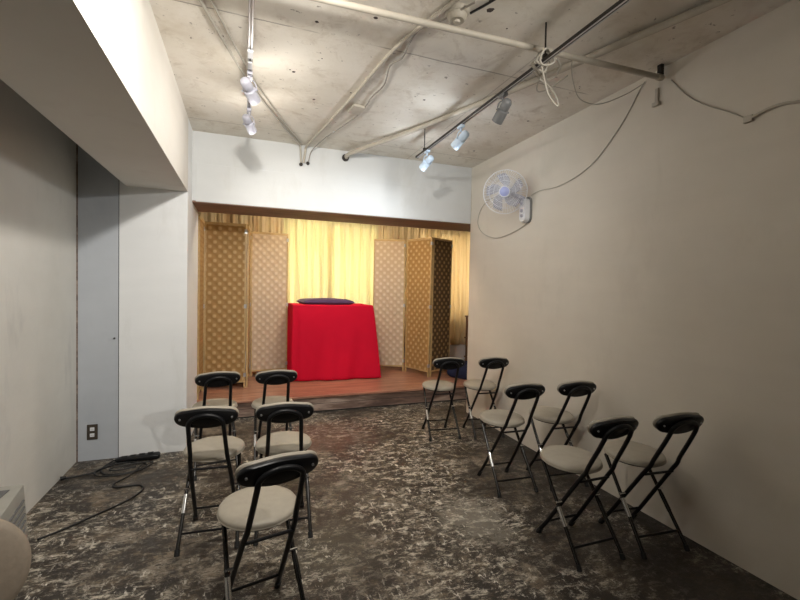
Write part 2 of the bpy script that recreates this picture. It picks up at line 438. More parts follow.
# ------------------------------------------------------------------ folding chairs
def stad(w, h, n=10):
    """stadium-like outline, slightly fuller in the middle"""
    pts = []; r = h/2; a = w/2-r
    for k in range(n+1):
        t = -PI/2+PI*k/n; pts.append((a+r*math.cos(t), r*.80*math.sin(t)))
    for k in range(1, 8):
        u = k/8; pts.append((a*(1-2*u), r*(.80+.24*math.sin(PI*u))))
    for k in range(n+1):
        t = PI/2+PI*k/n; pts.append((-a+r*math.cos(t), r*.80*math.sin(t)))
    for k in range(1, 8):
        u = k/8; pts.append((-a*(1-2*u), -r*(.80+.24*math.sin(PI*u))))
    return pts
def pad(bm, w, h, y0, y1, rnd, mtx, curve=.55):
    """pill-shaped slab lying in local XZ, thickness along Y from y0 (rear) to y1 (front), edges rounded"""
    prof = [(y0, rnd), (y0+rnd*.3, rnd*.3), (y0+rnd, 0), (y1-rnd, 0), (y1-rnd*.3, rnd*.3), (y1, rnd)]
    rings = []
    for y, ins in prof:
        rings.append([bm.verts.new(mtx @ Vector((x, y+curve*x*x, z))) for x, z in stad(w-2*ins, h-2*ins)])
    n = len(rings[0])
    for a, b in zip(rings, rings[1:]):
        for k in range(n): bm.faces.new((a[k], a[(k+1) % n], b[(k+1) % n], b[k]))
    for R_, sgn in ((rings[0], 1), (rings[-1], 1)):
        y = prof[0][0] if R_ is rings[0] else prof[-1][0]
        # fill as a strip between mirrored halves so the curved face stays smooth
        m = n//2
        idx_top = None
        # bridge: pair vertex k with its mirror across z
        co = [v for v in R_]
        left = co; pairs = []
        used = set()
        # start from rightmost vertex and walk both ways
        start = 5
        i, j = (start-1) % n, (start+1) % n
        bm.faces.new((co[start], co[i], co[j]))
        while True:
            ni, nj = (i-1) % n, (j+1) % n
            if ni == nj: bm.faces.new((co[i], co[ni], co[j])); break
            if nj == i or ni == j: break
            bm.faces.new((co[i], co[ni], co[nj], co[j]))
            i, j = ni, nj
            if (j+1) % n == i: break
    return bm

SEATZ, TILT = .489, math.radians(2.5)
def make_chair(root, folded=False):
    # ---- front frame: inverted U that carries the backrest and runs down to the front feet
    zs = lambda z: .171-.66*z                       # y of the lower run
    rt = .0112
    low = [(.118, .171, .012), (.1115, zs(.1), .1), (.105, zs(.25), .25), (.097, zs(.42), .42), (.0925, zs(.475)-.003, .475), (.089, -.165, .52)]
    up = [(.085, -.218, .62), (.083, -.248, .680), (.082, -.256, .700)]
    half = low+up
    arch = [(.082*math.cos(a), -.256-.022*math.sin(a), .700+.052*math.sin(a)) for a in [PI*k/10 for k in range(1, 10)]]
    pts = half+arch+[(-x, y, z) for x, y, z in reversed(half)]
    bm = B(); P = smoothpath(pts, 3); tube(bm, P, rt, 10); mesh_obj('back_frame', bm, M['blackmetal'], root, smooth=True)
    # ---- rear frame legs, from under the seat front to the rear feet
    for s in (-1, 1):
        top = Vector((s*.128, .135, .440)); bot = Vector((s*.146, -.182, .010))
        bm = B(); tube(bm, [top, top.lerp(bot, .5), bot], .0100, 10)
        lg = mesh_obj('rear_leg', bm, M['darkchrome'], root, smooth=True)
        bm = B(); tube(bm, [top.lerp(bot, .46), top.lerp(bot, .64)], .0118, 12)
        sl = mesh_obj('sleeve', bm, M['chrome'] if s < 0 else M['darkchrome'], lg, smooth=True)
        sl['label'] = 'chrome sleeve'if s < 0 else 'dark sleeve'
        bm = B(); tube(bm, [top.lerp(bot, .96), bot+Vector((0, 0, -.010))], .0135, 12)
        mesh_obj('rubber_foot', bm, M['rubber'], lg, smooth=True)
        bm = B(); tube(bm, [(s*.1175, zs(.035), .035), (s*.1185, .172, 0.0)], .0135, 12)
        mesh_obj('front_foot', bm, M['rubber'], root, smooth=True)
        # pivot bolt where the two frames cross
        zc_ = .268; yc = zs(zc_)
        bm = B(); tube(bm, [(s*.095, yc, zc_), (s*.150, yc-.002, zc_)], .006, 8)
        mesh_obj('pivot_bolt', bm, M['chrome'], root, smooth=True)
    bm = B(); tube(bm, [(-.111, zs(.10), .10), (.111, zs(.10), .10)], .0065, 8); mesh_obj('front_stretcher', bm, M['blackmetal'], root, smooth=True)
    f = (.440-.085)/.430; yy = .135+(-.182-.135)*f
    bm = B(); tube(bm, [(-.143, yy, .085), (.143, yy, .085)], .0065, 8); mesh_obj('rear_stretcher', bm, M['blackmetal'], root, smooth=True)
    for q in ((.128, .133, .438, .008), (.095, -.118, .420, .007)):
        bm = B(); tube(bm, [(-q[0], q[1], q[2]), (q[0], q[1], q[2])], q[3], 8); mesh_obj('seat_bar', bm, M['blackmetal'], root, smooth=True)
    # ---- seat
    mt = Matrix.Translation((0, .056, SEATZ)) @ Matrix.Rotation(TILT, 4, 'X')
    R_ = .163
    prof = [(0, .000), (.08, -.0005), (.125, -.003), (.146, -.008), (.157, -.013), (R_-.001, -.020), (R_, -.027), (R_-.001, -.034), (.158, -.039), (.150, -.040), (0, -.040)]
    bm = lathe(B(), prof, 48, mt); st = mesh_obj('seat', bm, M['vinyl'], root, smooth=True)
    ring = [mt @ Vector((.1625*math.cos(2*PI*k/48), .1625*math.sin(2*PI*k/48), -.032)) for k in range(48)]
    bm = B(); tube(bm, ring, .0028, 6, closed=True); mesh_obj('piping', bm, M['vinyl'], st, smooth=True)
    bm = lathe(B(), [(0, -.0405), (.150, -.0405), (.146, -.047), (.10, -.052), (0, -.052)], 40, mt); mesh_obj('seat_pan', bm, M['pan'], root, smooth=True)
    # ---- backrest
    mb = Matrix.Translation((0, -.264, .720)) @ Matrix.Rotation(math.radians(22), 4, 'X')
    bm = pad(B(), .302, .110, .010, .034, .008, mb); bk = mesh_obj('backrest', bm, M['blackplastic'], root, smooth=True)
    bm = pad(B(), .306, .114, .031, .052, .010, mb); c_ = mesh_obj('backrest_cushion', bm, M['vinyl'], root, smooth=True)
    for s in (-1, 1):
        p0 = mb @ Vector((s*.122, -.001+.9*.122**2, .004)); p1 = mb @ Vector((s*.122, .0055+.9*.122**2, .004))
        bm = B(); tube(bm, [p0, p1], .0050, 10); mesh_obj('screw', bm, M['silver'], bk, smooth=True)
    # raised moulding under the arch
    bm = pad(B(), .150, .060, .006, .018, .005, mb @ Matrix.Translation((0, 0, -.006))); mesh_obj('moulding', bm, M['blackplastic'], bk, smooth=True)

def copy_tree(o, parent=None):
    c = o.copy(); C.objects.link(c)
    if parent: c.parent = parent
    for ch in [x for x in bpy.data.objects if x.parent == o and x is not c]: copy_tree(ch, c)
    return c
SEATS_L = 'folding chairs in the left block'; SEATS_R = 'folding chairs along the right wall'
spots = [
 ((1.740, 1.814), 0.1, 'folding chair with pale round seat, front of the right block, further from the wall', SEATS_R),
 ((2.158, 1.767), -4.7, 'folding chair nearest the camera hard against the right wall', SEATS_R),
 ((1.795, 2.581), -3.0, 'middle row folding chair of the right block, on the aisle side', SEATS_R),
 ((2.208, 2.541), -4.5, 'middle row folding chair of the right block, against the right wall', SEATS_R),
 ((1.797, 3.683), -7.2, 'folding chair closest to the stage in the right block, in front of the wooden step', SEATS_R),
 ((2.216, 3.597), -5.5, 'far row folding chair beside the end of the right wall', SEATS_R),
 ((.076, 1.815), 12.3, 'single folding chair turned slightly left, nearest the camera in the left block', SEATS_L),
 ((-.159, 2.570), -4.3, 'middle row folding chair of the left block, nearer the white column', SEATS_L),
 ((.225, 2.540), -3.8, 'middle row folding chair of the left block, nearer the open floor', SEATS_L),
 ((-.203, 3.505), 7.1, 'far row folding chair of the left block, in front of the column edge', SEATS_L),
 ((.223, 3.468), 1.5, 'far row folding chair of the left block, straight in front of the red cloth', SEATS_L),
]
proto = empty('folding_chair'); make_chair(proto)
for i, ((x, y), a, lab, grp) in enumerate(spots):
    o = proto if i == 0 else copy_tree(proto)
    o.location = (x, y, 0); o.rotation_euler = (0, 0, math.radians(a)); tag(o, lab, 'chair', grp)

# round folded stool standing at the left edge in front of the heater
fs = empty('folded_stool', (-.825, 1.64, 0), math.radians(28))
tag(fs, 'folded stool standing on edge with round beige seat upright, beside the heater', 'stool')
mt = Matrix.Translation((0, 0, .485)) @ Matrix.Rotation(math.radians(90-8), 4, 'X')
bm = lathe(B(), [(0, .022), (.10, .021), (.163, .016), (.180, .006), (.184, -.006), (.178, -.018), (0, -.020)], 48, mt); mesh_obj('seat', bm, M['tan'], fs, smooth=True)
bm = lathe(B(), [(0, -.0205), (.155, -.0205), (.150, -.028), (0, -.030)], 40, mt); mesh_obj('seat_pan', bm, M['pan'], fs, smooth=True)
for s in (-1, 1):
    bm = B(); tube(bm, [(s*.12, .052, .60), (s*.125, .070, .30), (s*.13, .085, .012)], .010, 10); mesh_obj('leg', bm, M['blackmetal'], fs, smooth=True)
    bm = B(); tube(bm, [(s*.10, .060, .50), (s*.10, .095, .30), (s*.10, .125, .012)], .010, 10); mesh_obj('leg', bm, M['blackmetal'], fs, smooth=True)
bm = B(); tube(bm, [(-.13, .083, .06), (.13, .083, .06)], .007, 8); tube(bm, [(-.10, .121, .06), (.10, .121, .06)], .007, 8); mesh_obj('stretcher', bm, M['blackmetal'], fs, smooth=True)

# ------------------------------------------------------------------ stage: table, cloth, cushion
tb = empty('table', (1.13, 5.86, ZS), math.radians(-1.5))
tag(tb, 'tall table hidden under the red cloth on the wooden stage', 'table')
TH = 1.172-ZS
mesh_obj('tabletop', box(B(), -.50, .50, -.33, .33, TH-.045, TH-.006), M['brownwood'], tb, bevel=.004)
for sx in (-1, 1):
    for sy in (-1, 1): mesh_obj('leg', box(B(), sx*.46-.025, sx*.46+.025, sy*.29-.025, sy*.29+.025, 0, TH-.045), M['brownwood'], tb)

def tablecloth():
    hx0, hx1, hy0, hy1 = -.535, .525, -.345, .345
    cx, cy = 1.12, 5.86
    N = 200; bm = B()
    per = []
    W, D = hx1-hx0, hy1-hy0; tot = 2*(W+D)
    for k in range(N):
        s = tot*k/N
        if s < W: per.append((hx0+s, hy0, 0, -1, s/W, 'f'))
        elif s < W+D: per.append((hx1, hy0+s-W, 1, 0, (s-W)/D, 'r'))
        elif s < 2*W+D: per.append((hx1-(s-W-D), hy1, 0, 1, (s-W-D)/W, 'b'))
        else: per.append((hx0, hy1-(s-2*W-D), -1, 0, (s-2*W-D)/D, 'l'))
    def rr(x, y):
        return x, y
    rows = 26; rings = []
    for j in range(rows+1):
        t = j/rows; ring = []
        for (x, y, nx, ny, u, side) in per:
            # smooth the outward normal round the corners
            ang = math.atan2(y/(D/2)*1.0, (x-(hx0+hx1)/2)/(W/2))
            ex = min(1, abs((x-(hx0+hx1)/2)/(W/2))); ey = min(1, abs(y/(D/2)))
            cornerness = (ex*ey)**10
            sx = 1 if x > 0 else -1; sy = 1 if y > 0 else -1
            vx, vy = nx*(1-cornerness)+sx*.72*cornerness, ny*(1-cornerness)+sy*.72*cornerness
            l = math.hypot(vx, vy); vx, vy = vx/l, vy/l
            fl = .075*t**1.1
            if side == 'f': fl = (.010+.05*u)*t+.005
            if side == 'r': fl = .085*t**.9
            if side == 'l': fl = -.012*t
            fl += cornerness*(.055 if sx > 0 else -.03)*t
            fold = .010*t*math.sin(u*(9 if side in 'fb' else 16)+1.3*t+(.7 if side == 'f' else 2))+.006*t*math.sin(u*23+.6)
            if side == 'f': fold = .022*t*math.sin(u*10+2.5*t)*(1-.4*u)+.012*t*math.sin(u*27+3*t)
            # a pulled fold beside the front left corner
            if side == 'f': fold -= .022*math.exp(-((u-.05)/.025)**2)*min(1, t*5)
            if side == 'l': fold += .028*math.sin(u*20)*min(1, t*3)
            z = 1.172-(1.172-ZS-.006)*t
            if side == 'f': z += .0
            drop = min(1, t*14)
            off = fl+fold+.004*drop
            ring.append(bm.verts.new((cx+x+vx*off, cy+y+vy*off, z+.008*math.sin(u*7)*t*(1 if side != 'f' else .4)*(1-t)+(0.002))))
        rings.append(ring)
    for a, b in zip(rings, rings[1:]):
        for k in range(N): bm.faces.new((a[k], a[(k+1) % N], b[(k+1) % N], b[k]))
    prev = rings[0]
    for s in (.985, .8, .5, .2):
        nr = [bm.verts.new((cx+x*s, cy+y*s, 1.179+.0025*math.sin(x*9+y*5))) for (x, y, *_r) in per]
        for k in range(N): bm.faces.new((prev[k], nr[k], nr[(k+1) % N], prev[(k+1) % N]))
        prev = nr
    bm.faces.new(prev)
    o = mesh_obj('tablecloth', bm, M['red'], smooth=True)
    for p in o.data.polygons: p.use_smooth = True
    md = o.modifiers.new('thickness', 'SOLIDIFY'); md.thickness = .003; md.offset = 1
    tag(o, 'bright red felt cloth draped to the floor over the tall table on the stage', 'tablecloth')
    return o
tablecloth()

def zabuton(name, cx, cy, z, w, d, h, rz, mat, label, cat, droop=0):
    bm = B(); n = 30; top = {}; bot = {}
    for i in range(n+1):
        for j in range(n+1):
            u, v = 2*i/n-1, 2*j/n-1
            e = (1-abs(u)**5)*(1-abs(v)**5); e = max(0, e)**.45
            pin = 1-.05*(1-abs(u))*abs(v)**3-.05*(1-abs(v))*abs(u)**3
            dim = 1-.35*math.exp(-(u*u+v*v)*18)
            wav = .10*math.sin(u*4.2+.8)*math.cos(v*2)
            x, y = u*w/2*pin, v*d/2*pin
            hz = h*e*(dim+wav)
            top[i, j] = bm.verts.new((x, y, h*.35+hz*.62+.02*droop*math.sin(u*3)))
            bot[i, j] = top[i, j] if i in (0, n) or j in (0, n) else bm.verts.new((x, y, h*.35-min(h*.35, hz*.5)))
    for i in range(n):
        for j in range(n):
            bm.faces.new((top[i, j], top[i+1, j], top[i+1, j+1], top[i, j+1]))
            q = (bot[i, j], bot[i, j+1], bot[i+1, j+1], bot[i+1, j])
            if len(set(q)) >= 3:
                try: bm.faces.new(q)
                except ValueError: pass
    o = mesh_obj(name, bm, mat, smooth=True); o.location = (cx, cy, z); o.rotation_euler = (0, 0, rz)
    for p in o.data.polygons: p.use_smooth = True
    return tag(o, label, cat)
cu = zabuton('floor_cushion', 1.05, 5.86, 1.184, .70, .60, .08, math.radians(3), M['purple'], 'flat indigo purple floor cushion lying on top of the red cloth', 'cushion')
bm = B()
for a in range(4):
    for k in range(3):
        an = PI/4+PI/2*a+(k-1)*.35; d0 = Vector((math.copysign(.322, math.cos(PI/4+PI/2*a)), math.copysign(.272, math.sin(PI/4+PI/2*a)), .03))
        tube(bm, [d0, d0+Vector((math.cos(an), math.sin(an), -.2))*.035], .002, 5)
mesh_obj('tassels', bm, M['purple'], cu)
zabuton('folded_cushion', 2.98, 5.24, ZS+.002, .50, .40, .20, .5, M['navy'], 'folded navy cushion on the stage floor just behind the right wall corner', 'cushion')
# low wooden shelf unit at the right end
sh = empty('wooden_shelf', (3.72, 6.1, ZS), 0); tag(sh, 'brown wooden shelf unit at the far right end of the stage, mostly behind the wall', 'shelf')
for x in (-.22, .20): mesh_obj('side_panel', box(B(), x, x+.02, -.15, .15, 0, .78), M['brownwood'], sh, bevel=.002)
for z in (.10, .42, .78): mesh_obj('shelf_board', box(B(), -.24, .24, -.16, .16, z, z+.02), M['brownwood'], sh, bevel=.002)

# ------------------------------------------------------------------ folding screens
def screen(name, label, panels, mats):
    x0, y0 = panels[0][0][:2]
    r = empty(name, (x0, y0, ZS)); tag(r, label, 'folding screen', 'woven folding screens at the sides of the stage')
    for (a, b, ta, tb_), wm in zip(panels, mats):
        # a,b bottom corners (x,y); ta,tb top corners (x,y), tops at z 2.147
        A0 = Vector((a[0], a[1], ZS)); B0 = Vector((b[0], b[1], ZS)); A1 = Vector((ta[0], ta[1], 2.147)); B1 = Vector((tb_[0], tb_[1], 2.147))
        o = Vector((x0, y0, ZS))
        nrm = (B0-A0).cross(Vector((0, 0, 1))).normalized()
        def pt(u, v): return (A0.lerp(B0, u)).lerp(A1.lerp(B1, u), v)-o
        wid = (B0-A0).length; fw = .017/wid
        def slab(bm, u0, u1, v0, v1, th, uv=False):
            P = [pt(u0, v0), pt(u1, v0), pt(u1, v1), pt(u0, v1)]
            va = [bm.verts.new(p+nrm*th) for p in P]; vb = [bm.verts.new(p-nrm*th) for p in P]
            fs_ = [bm.faces.new(va), bm.faces.new(vb[::-1])]
            for k in range(4): bm.faces.new((va[k], va[(k+1) % 4], vb[(k+1) % 4], vb[k]))
            if uv:
                lay = bm.loops.layers.uv.verify()
                for f_ in bm.faces:
                    for lp in f_.loops:
                        d = lp.vert.co-pt(0, 0); e = (pt(1, 0)-pt(0, 0)).normalized()
                        lp[lay].uv = (d.dot(e), d.z)
        bm = B(); slab(bm, 0, fw, 0, 1, .011); slab(bm, 1-fw, 1, 0, 1, .011); slab(bm, fw, 1-fw, .985, 1, .010); slab(bm, fw, 1-fw, .035, .045, .010)
        pf = mesh_obj('panel', bm, M['frame'], r)
        bm = B(); slab(bm, fw, 1-fw, .045, .985, .006, True); mesh_obj('weave', bm, M[wm], pf)
        for v in (.08, .5, .955):
            bm = B(); slab(bm, 1-fw*1.2, 1+fw*.5, v-.012, v+.012, .014); mesh_obj('hinge', bm, M['silver'], pf)
    return r
screen('folding_screen', 'golden woven paper folding screen at the left of the stage beside the column',
       [((-.462, 4.90), (-.452, 5.34), (-.462, 4.90), (-.452, 5.34)),
        ((-.440, 5.36), (.012, 5.36), (-.440, 5.36), (.012, 5.36)),
        ((.030, 5.375), (.060, 5.98), (.030, 5.375), (.060, 5.98)),
        ((.080, 6.00), (.562, 6.06), (.072, 6.00), (.558, 6.06))], ['weave', 'weave', 'weave', 'weave_lit'])
screen('folding_screen', 'folding screen at the right of the stage with a panel in shade tone beside a golden one',
       [((1.80, 6.03), (2.23, 5.83), (1.80, 6.03), (2.235, 5.86)),
        ((2.245, 5.80), (2.412, 5.33), (2.262, 5.83), (2.466, 5.40)),
        ((2.440, 5.34), (2.840, 5.56), (2.490, 5.42), (2.880, 5.62))], ['weave_lit', 'weave', 'weave_shade'])

# ------------------------------------------------------------------ curtains
def curtain(name, x0, x1, y, z0, z1, mat, label, nf, amp=.03, ph=0):
    bm = B(); nx, nz = int((x1-x0)*90), 18; g_ = []
    for i in range(nx+1):
        u = i/nx; col = []
        for j in range(nz+1):
            v = j/nz
            w = amp*(.55+.45*(1-v))*math.sin(2*PI*nf*u+ph+.5*math.sin(3*u+2*v))+.35*amp*math.sin(2*PI*nf*2.3*u+ph*2+v)
            w += .5*amp*math.sin(u*5+ph)
            col.append(bm.verts.new((x0+(x1-x0)*u+.006*math.sin(9*v+u*30), y+w, z0+(z1-z0)*v)))
        g_.append(col)
    for i in range(nx):
        for j in range(nz): bm.faces.new((g_[i][j], g_[i+1][j], g_[i+1][j+1], g_[i][j+1]))
    o = mesh_obj(name, bm, mat, smooth=True)
    for p in o.data.polygons: p.use_smooth = True
    md = o.modifiers.new('thickness', 'SOLIDIFY'); md.thickness = .0015
    tag(o, label, 'curtain', 'curtains across the back of the stage'); return o
CY = 6.48
# ---
curtain('curtain', -.66, .53, CY, .46, 2.46, M['striped'], 'cream and brown striped curtain behind the left folding screen', 9, .035, .4)
curtain('curtain', .50, 1.26, CY, .46, 2.46, M['yellow'], 'glowing pale yellow curtain behind the left half of the red table', 4.6, .042, 1.1)
curtain('curtain', 1.20, 2.02, CY+.075, .46, 2.46, M['yellow'], 'glowing pale yellow curtain behind the right half of the red table', 4.2, .045, 2.3)
curtain('curtain', 2.00, 2.95, CY, .46, 2.46, M['cream'], 'cream curtain behind the right folding screen', 8, .030, .2)
curtain('curtain', 2.92, 3.92, CY+.075, .46, 2.46, M['cream'], 'cream curtain hanging past the shade-toned screen panel beside the right wall', 9, .032, 1.7)
bm = B(); tube(bm, [(-.69, CY, 2.475), (3.98, CY, 2.475)], .012, 10)
tag(mesh_obj('curtain_rail', bm, M['silver'], smooth=True), 'thin metal rail holding the stage curtains', 'curtain rail')

# ------------------------------------------------------------------ lighting track, spotlights
def track(name, x, y0, y1, z, mat, label):
    r = empty(name, (x, y0, z)); L = y1-y0
    bm = B(); box(bm, -.0125, .0125, 0, L, 0, .018); rail = mesh_obj('rail', bm, mat, r, bevel=.002)
    bm = B()
    for s in (-1, 1): box(bm, s*.0075-.003, s*.0075+.003, .005, L-.005, -.003, 0)
    mesh_obj('contact_strip', bm, M['silver'], rail)
    bm = B(); box(bm, -.0135, .0135, L-.002, L+.012, -.002, .019); mesh_obj('end_cap', bm, mat, r)
    tag(r, label, 'lighting track'); return r
TZ = 2.600
tr = track('lighting_track', 1.457, YN+.2, 3.56, TZ, M['blacktrack'], 'black lighting track hung on rods along the right half of the ceiling')
for yy in (3.40, 1.83):
    bm = B(); tube(bm, [(0, yy-(YN+.2), .018), (0, yy-(YN+.2), ZC-TZ-.001)], .0045, 8); rd = mesh_obj('hanger_rod', bm, M['blacktrack'], tr, smooth=True)
    bm = lathe(B(), [(0, 0), (.014, 0), (.014, .02), (0, .02)], 12, Matrix.Translation((0, yy-(YN+.2), .0185))); mesh_obj('rod_clamp', bm, M['blacktrack'], rd)
TZL = 2.66
tl = track('lighting_track', .016, YN+.2, 3.30, TZL, M['greytrack'], 'grey lighting track on the left part of the ceiling near the beam')
bm = B()
for yy in (.6, 2.2, 3.1): tube(bm, [(0, yy-(YN+.2), .018), (0, yy-(YN+.2), ZC-TZL-.001)], .005, 8)
mesh_obj('hanger_rod', bm, M['greytrack'], tl, smooth=True)
bm = B(); box(bm, -.014, .014, 2.40-(YN+.2), 2.47-(YN+.2), -.016, -.0035); box(bm, -.012, .012, 2.52-(YN+.2), 2.60-(YN+.2), -.014, -.0035)
mesh_obj('feed_connector', bm, M['whiteplastic'], tl, bevel=.003)

def spot_head(name, x, y, zt, aim, mat, label, scale=1, lit=True, drop=.105):
    """spotlight on a yoke under the track; aim = world point"""
    piv = Vector((0, 0, -drop)); d = (Vector(aim)-(Vector((x, y, zt))+piv)).normalized()
    r = empty(name, (x, y, zt)); tag(r, label, 'spotlight', 'spotlights on the ceiling tracks')
    bm = B(); box(bm, -.015, .015, -.032, .032, -.022, -.0035); ad = mesh_obj('adapter', bm, mat, r, bevel=.003)
    bm = B(); tube(bm, [(0, 0, -.022), (0, 0, -.045)], .007, 10)
    side = d.cross(Vector((0, 0, 1))).normalized()
    w = .041*scale
    arch = [Vector((0, 0, -.045))+side*(w*math.sin(a))+Vector((0, 0, -(drop-.045)*(1-math.cos(a)))) for a in [PI/2*k/6 for k in range(7)]]
    tube(bm, arch, .0038, 6)
    arch2 = [Vector((0, 0, -.045))-side*(w*math.sin(a))+Vector((0, 0, -(drop-.045)*(1-math.cos(a)))) for a in [PI/2*k/6 for k in range(7)]]
    tube(bm, arch2, .0038, 6)
    mesh_obj('yoke', bm, mat, r, smooth=True)
    R_ = .034*scale; Lb, Lf = .075*scale, .070*scale
    mt = frame_to(piv, d)
    prof = [(0, -Lb), (R_*.45, -Lb+.001), (R_*.75, -Lb+.010), (R_*.86, -Lb+.022), (R_*.88, -.018), (R_*.80, -.014), (R_*.80, -.006), (R_, -.001), (R_, Lf), (R_*.9, Lf), (R_*.86, Lf-.018), (0, Lf-.018)]
    bm = lathe(B(), prof, 28, mt); hd = mesh_obj('lamp_housing', bm, mat, r, smooth=True)
    bm = lathe(B(), [(0, Lf-.014), (R_*.84, -.0165+Lf), (R_*.84, Lf-.0175), (0, Lf-.0175)], 24, mt)
    mesh_obj('lens', bm, M['lens'] if lit else M['silver'], hd, smooth=True)
    bm = B()
    for s in (-1, 1): tube(bm, [piv+side*(s*(R_-.002)), piv+side*(s*(w+.006))], .006, 8)
    mesh_obj('knob', bm, mat, r, smooth=True)
    return Vector((x, y, zt))+piv+d*(Lf+.02), d
heads = []
heads.append(spot_head('spotlight', 1.457, 3.34, TZ, (.55, 6.0, .9), M['headwhite'], 'bright white spotlight at the stage end of the right track, nearest the header'))
heads.append(spot_head('spotlight', 1.457, 2.74, TZ, (.40, 5.2, .7), M['headwhite'], 'bright white spotlight, middle one of the three on the right track'))
heads.append(spot_head('spotlight', 1.457, 2.21, TZ, (1.10, 4.5, .2), M['headgrey'], 'dark grey spotlight on the right track, the one nearest the camera', lit=False))
heads.append(spot_head('spotlight', .016, 2.66, TZL, (1.6, 5.6, .9), M['headlilac'], 'pale grey spotlight on the left track, the one nearer the camera', 1.05))
heads.append(spot_head('spotlight', .016, 3.20, TZL, (1.3, 5.7, .8), M['headlilac'], 'pale grey spotlight on the left track, the one nearer the header', .95))

# ------------------------------------------------------------------ ceiling pipes and cables
def pipe(name, pts, r, mat, label, cat='pipe', sm=0, group=None, n=10):
    bm = B(); P = smoothpath(pts, sm) if sm else pts
    tube(bm, P, r, n); o = mesh_obj(name, bm, mat, smooth=True); tag(o, label, cat, group); return o
p1 = empty('ceiling_pipe', (2.39, 1.90, 2.728)); tag(p1, 'long pale painted pipe crossing the ceiling to the right wall', 'pipe')
bm = B(); tube(bm, [(-2.75, .10, 0), (0, 0, 0)], .016, 14); mesh_obj('pipe_run', bm, M['conduit'], p1, smooth=True)
bm = B(); tube(bm, [(-.045, 0, -.001), (-.012, 0, -.001)], .0195, 14); mesh_obj('end_collar', bm, M['conduit'], p1, smooth=True)
bm = B(); box(bm, -.030, -.006, -.014, .014, .015, .0755); mesh_obj('hanger_strap', bm, M['blacktrack'], p1)

pipe('ceiling_duct', [(.955, Y0+.0, 2.735), (.99, 4.12, 2.752), (1.35, 3.40, 2.776), (1.70, 2.48, 2.778), (2.06, 1.40, 2.778), (2.40, .35, 2.778)], .020, M['conduit'],
     'thick pale conduit running diagonally over the ceiling from a hole in the header', 'conduit', 6)
bm = B(); tube(bm, [(.948, Y0-.016, 2.733), (.950, Y0-.001, 2.733)], .036, 20)
tag(mesh_obj('pipe_hole_ring', bm, M['blacktrack'], smooth=True), 'dark ring where the thick conduit enters the white header', 'pipe fitting')
pipe('conduit', [(-.60+.15, 1.40, 2.793), (-.218, 2.296, 2.793), (.02, 3.10, 2.793), (.30, 3.80, 2.793), (.475, 4.18, 2.79), (.497, 4.235, 2.76), (.503, 4.246, 2.69), (.505, 4.24, 2.625)], .0085, M['cable_white'],
     'thin pale conduit over the left of the ceiling bending down the header', 'conduit', 5)
pipe('conduit', [(-.46+.06, 1.40, 2.795), (-.165, 2.296, 2.795), (.065, 3.10, 2.795), (.335, 3.80, 2.795), (.50, 4.16, 2.792)], .006, M['cable_white'],
     'thinner pale conduit running just beside the left one on the ceiling', 'conduit', 5)
pipe('conduit', [(1.15, 1.10, 2.790), (.93, 1.85, 2.790), (.80, 2.32, 2.790), (.72, 3.00, 2.790), (.62, 3.75, 2.790), (.555, 4.20, 2.785), (.545, 4.238, 2.74), (.53, 4.240, 2.63)], .011, M['conduit'],
     'pale conduit down the middle of the ceiling past the round detector', 'conduit', 5)
pipe('black_cable', [(1.02, 1.80, 2.78), (.905, 2.02, 2.776), (.86, 2.10, 2.785), (.856, 2.234, 2.79), (.872, 2.403, 2.79), (.835, 2.51, 2.79), (.875, 2.762, 2.79), (.85, 2.965, 2.79),
     (.845, 3.243, 2.79), (.80, 3.474, 2.79), (.70, 3.86, 2.79), (.64, 4.15, 2.785), (.60, 4.236, 2.74), (.575, 4.238, 2.64)], .0048, M['cable_grey'],
     'dark loose cable wandering across the middle of the ceiling to the header', 'cable', 6)
for (x, z, w) in ((.505, 2.612, 'left'), (.570, 2.630, 'right')):
    bm = lathe(B(), [(0, 0), (.017, 0), (.017, .012), (.012, .018), (0, .018)], 16, frame_to((x, Y0-.0100, z), (0, -1, 0)))
    tag(mesh_obj('cable_gland', bm, M['blacktrack'], smooth=True), 'small black cable gland on the white header, %s one of the pair' % w, 'cable gland', 'cable glands on the header')
bm = box(B(), -.05, .05, -.075, .075, 0, .022)
o = mesh_obj('junction_box', bm, M['conduit'], bevel=.006); o.location = (.80, 3.22, ZC-.0225); o.rotation_euler = (0, 0, .12); tag(o, 'flat painted junction box on the ceiling beside the dark cable', 'junction box')
# smoke detector
sd = empty('smoke_detector', (.985, 1.92, ZC)); tag(sd, 'round yellowed smoke detector on the ceiling by the crossing pipe', 'smoke detector')
bm = lathe(B(), [(0, -.0005), (.062, -.0005), (.062, -.014), (.056, -.022), (.050, -.024), (.048, -.040), (.036, -.052), (0, -.052)], 32); mesh_obj('housing', bm, M['smokewhite'], sd, smooth=True)
bm = lathe(B(), [(0, -.052), (.018, -.052), (.014, -.062), (0, -.062)], 20); mesh_obj('sensor', bm, M['conduit'], sd, smooth=True)
pipe('black_cable', [(1.05, 1.90, 2.795), (1.10, 1.78, 2.793), (1.16, 1.60, 2.795), (1.20, 1.3, 2.795)], .006, M['cable_black'], 'short black cable leaving the round smoke detector', 'cable', 6)

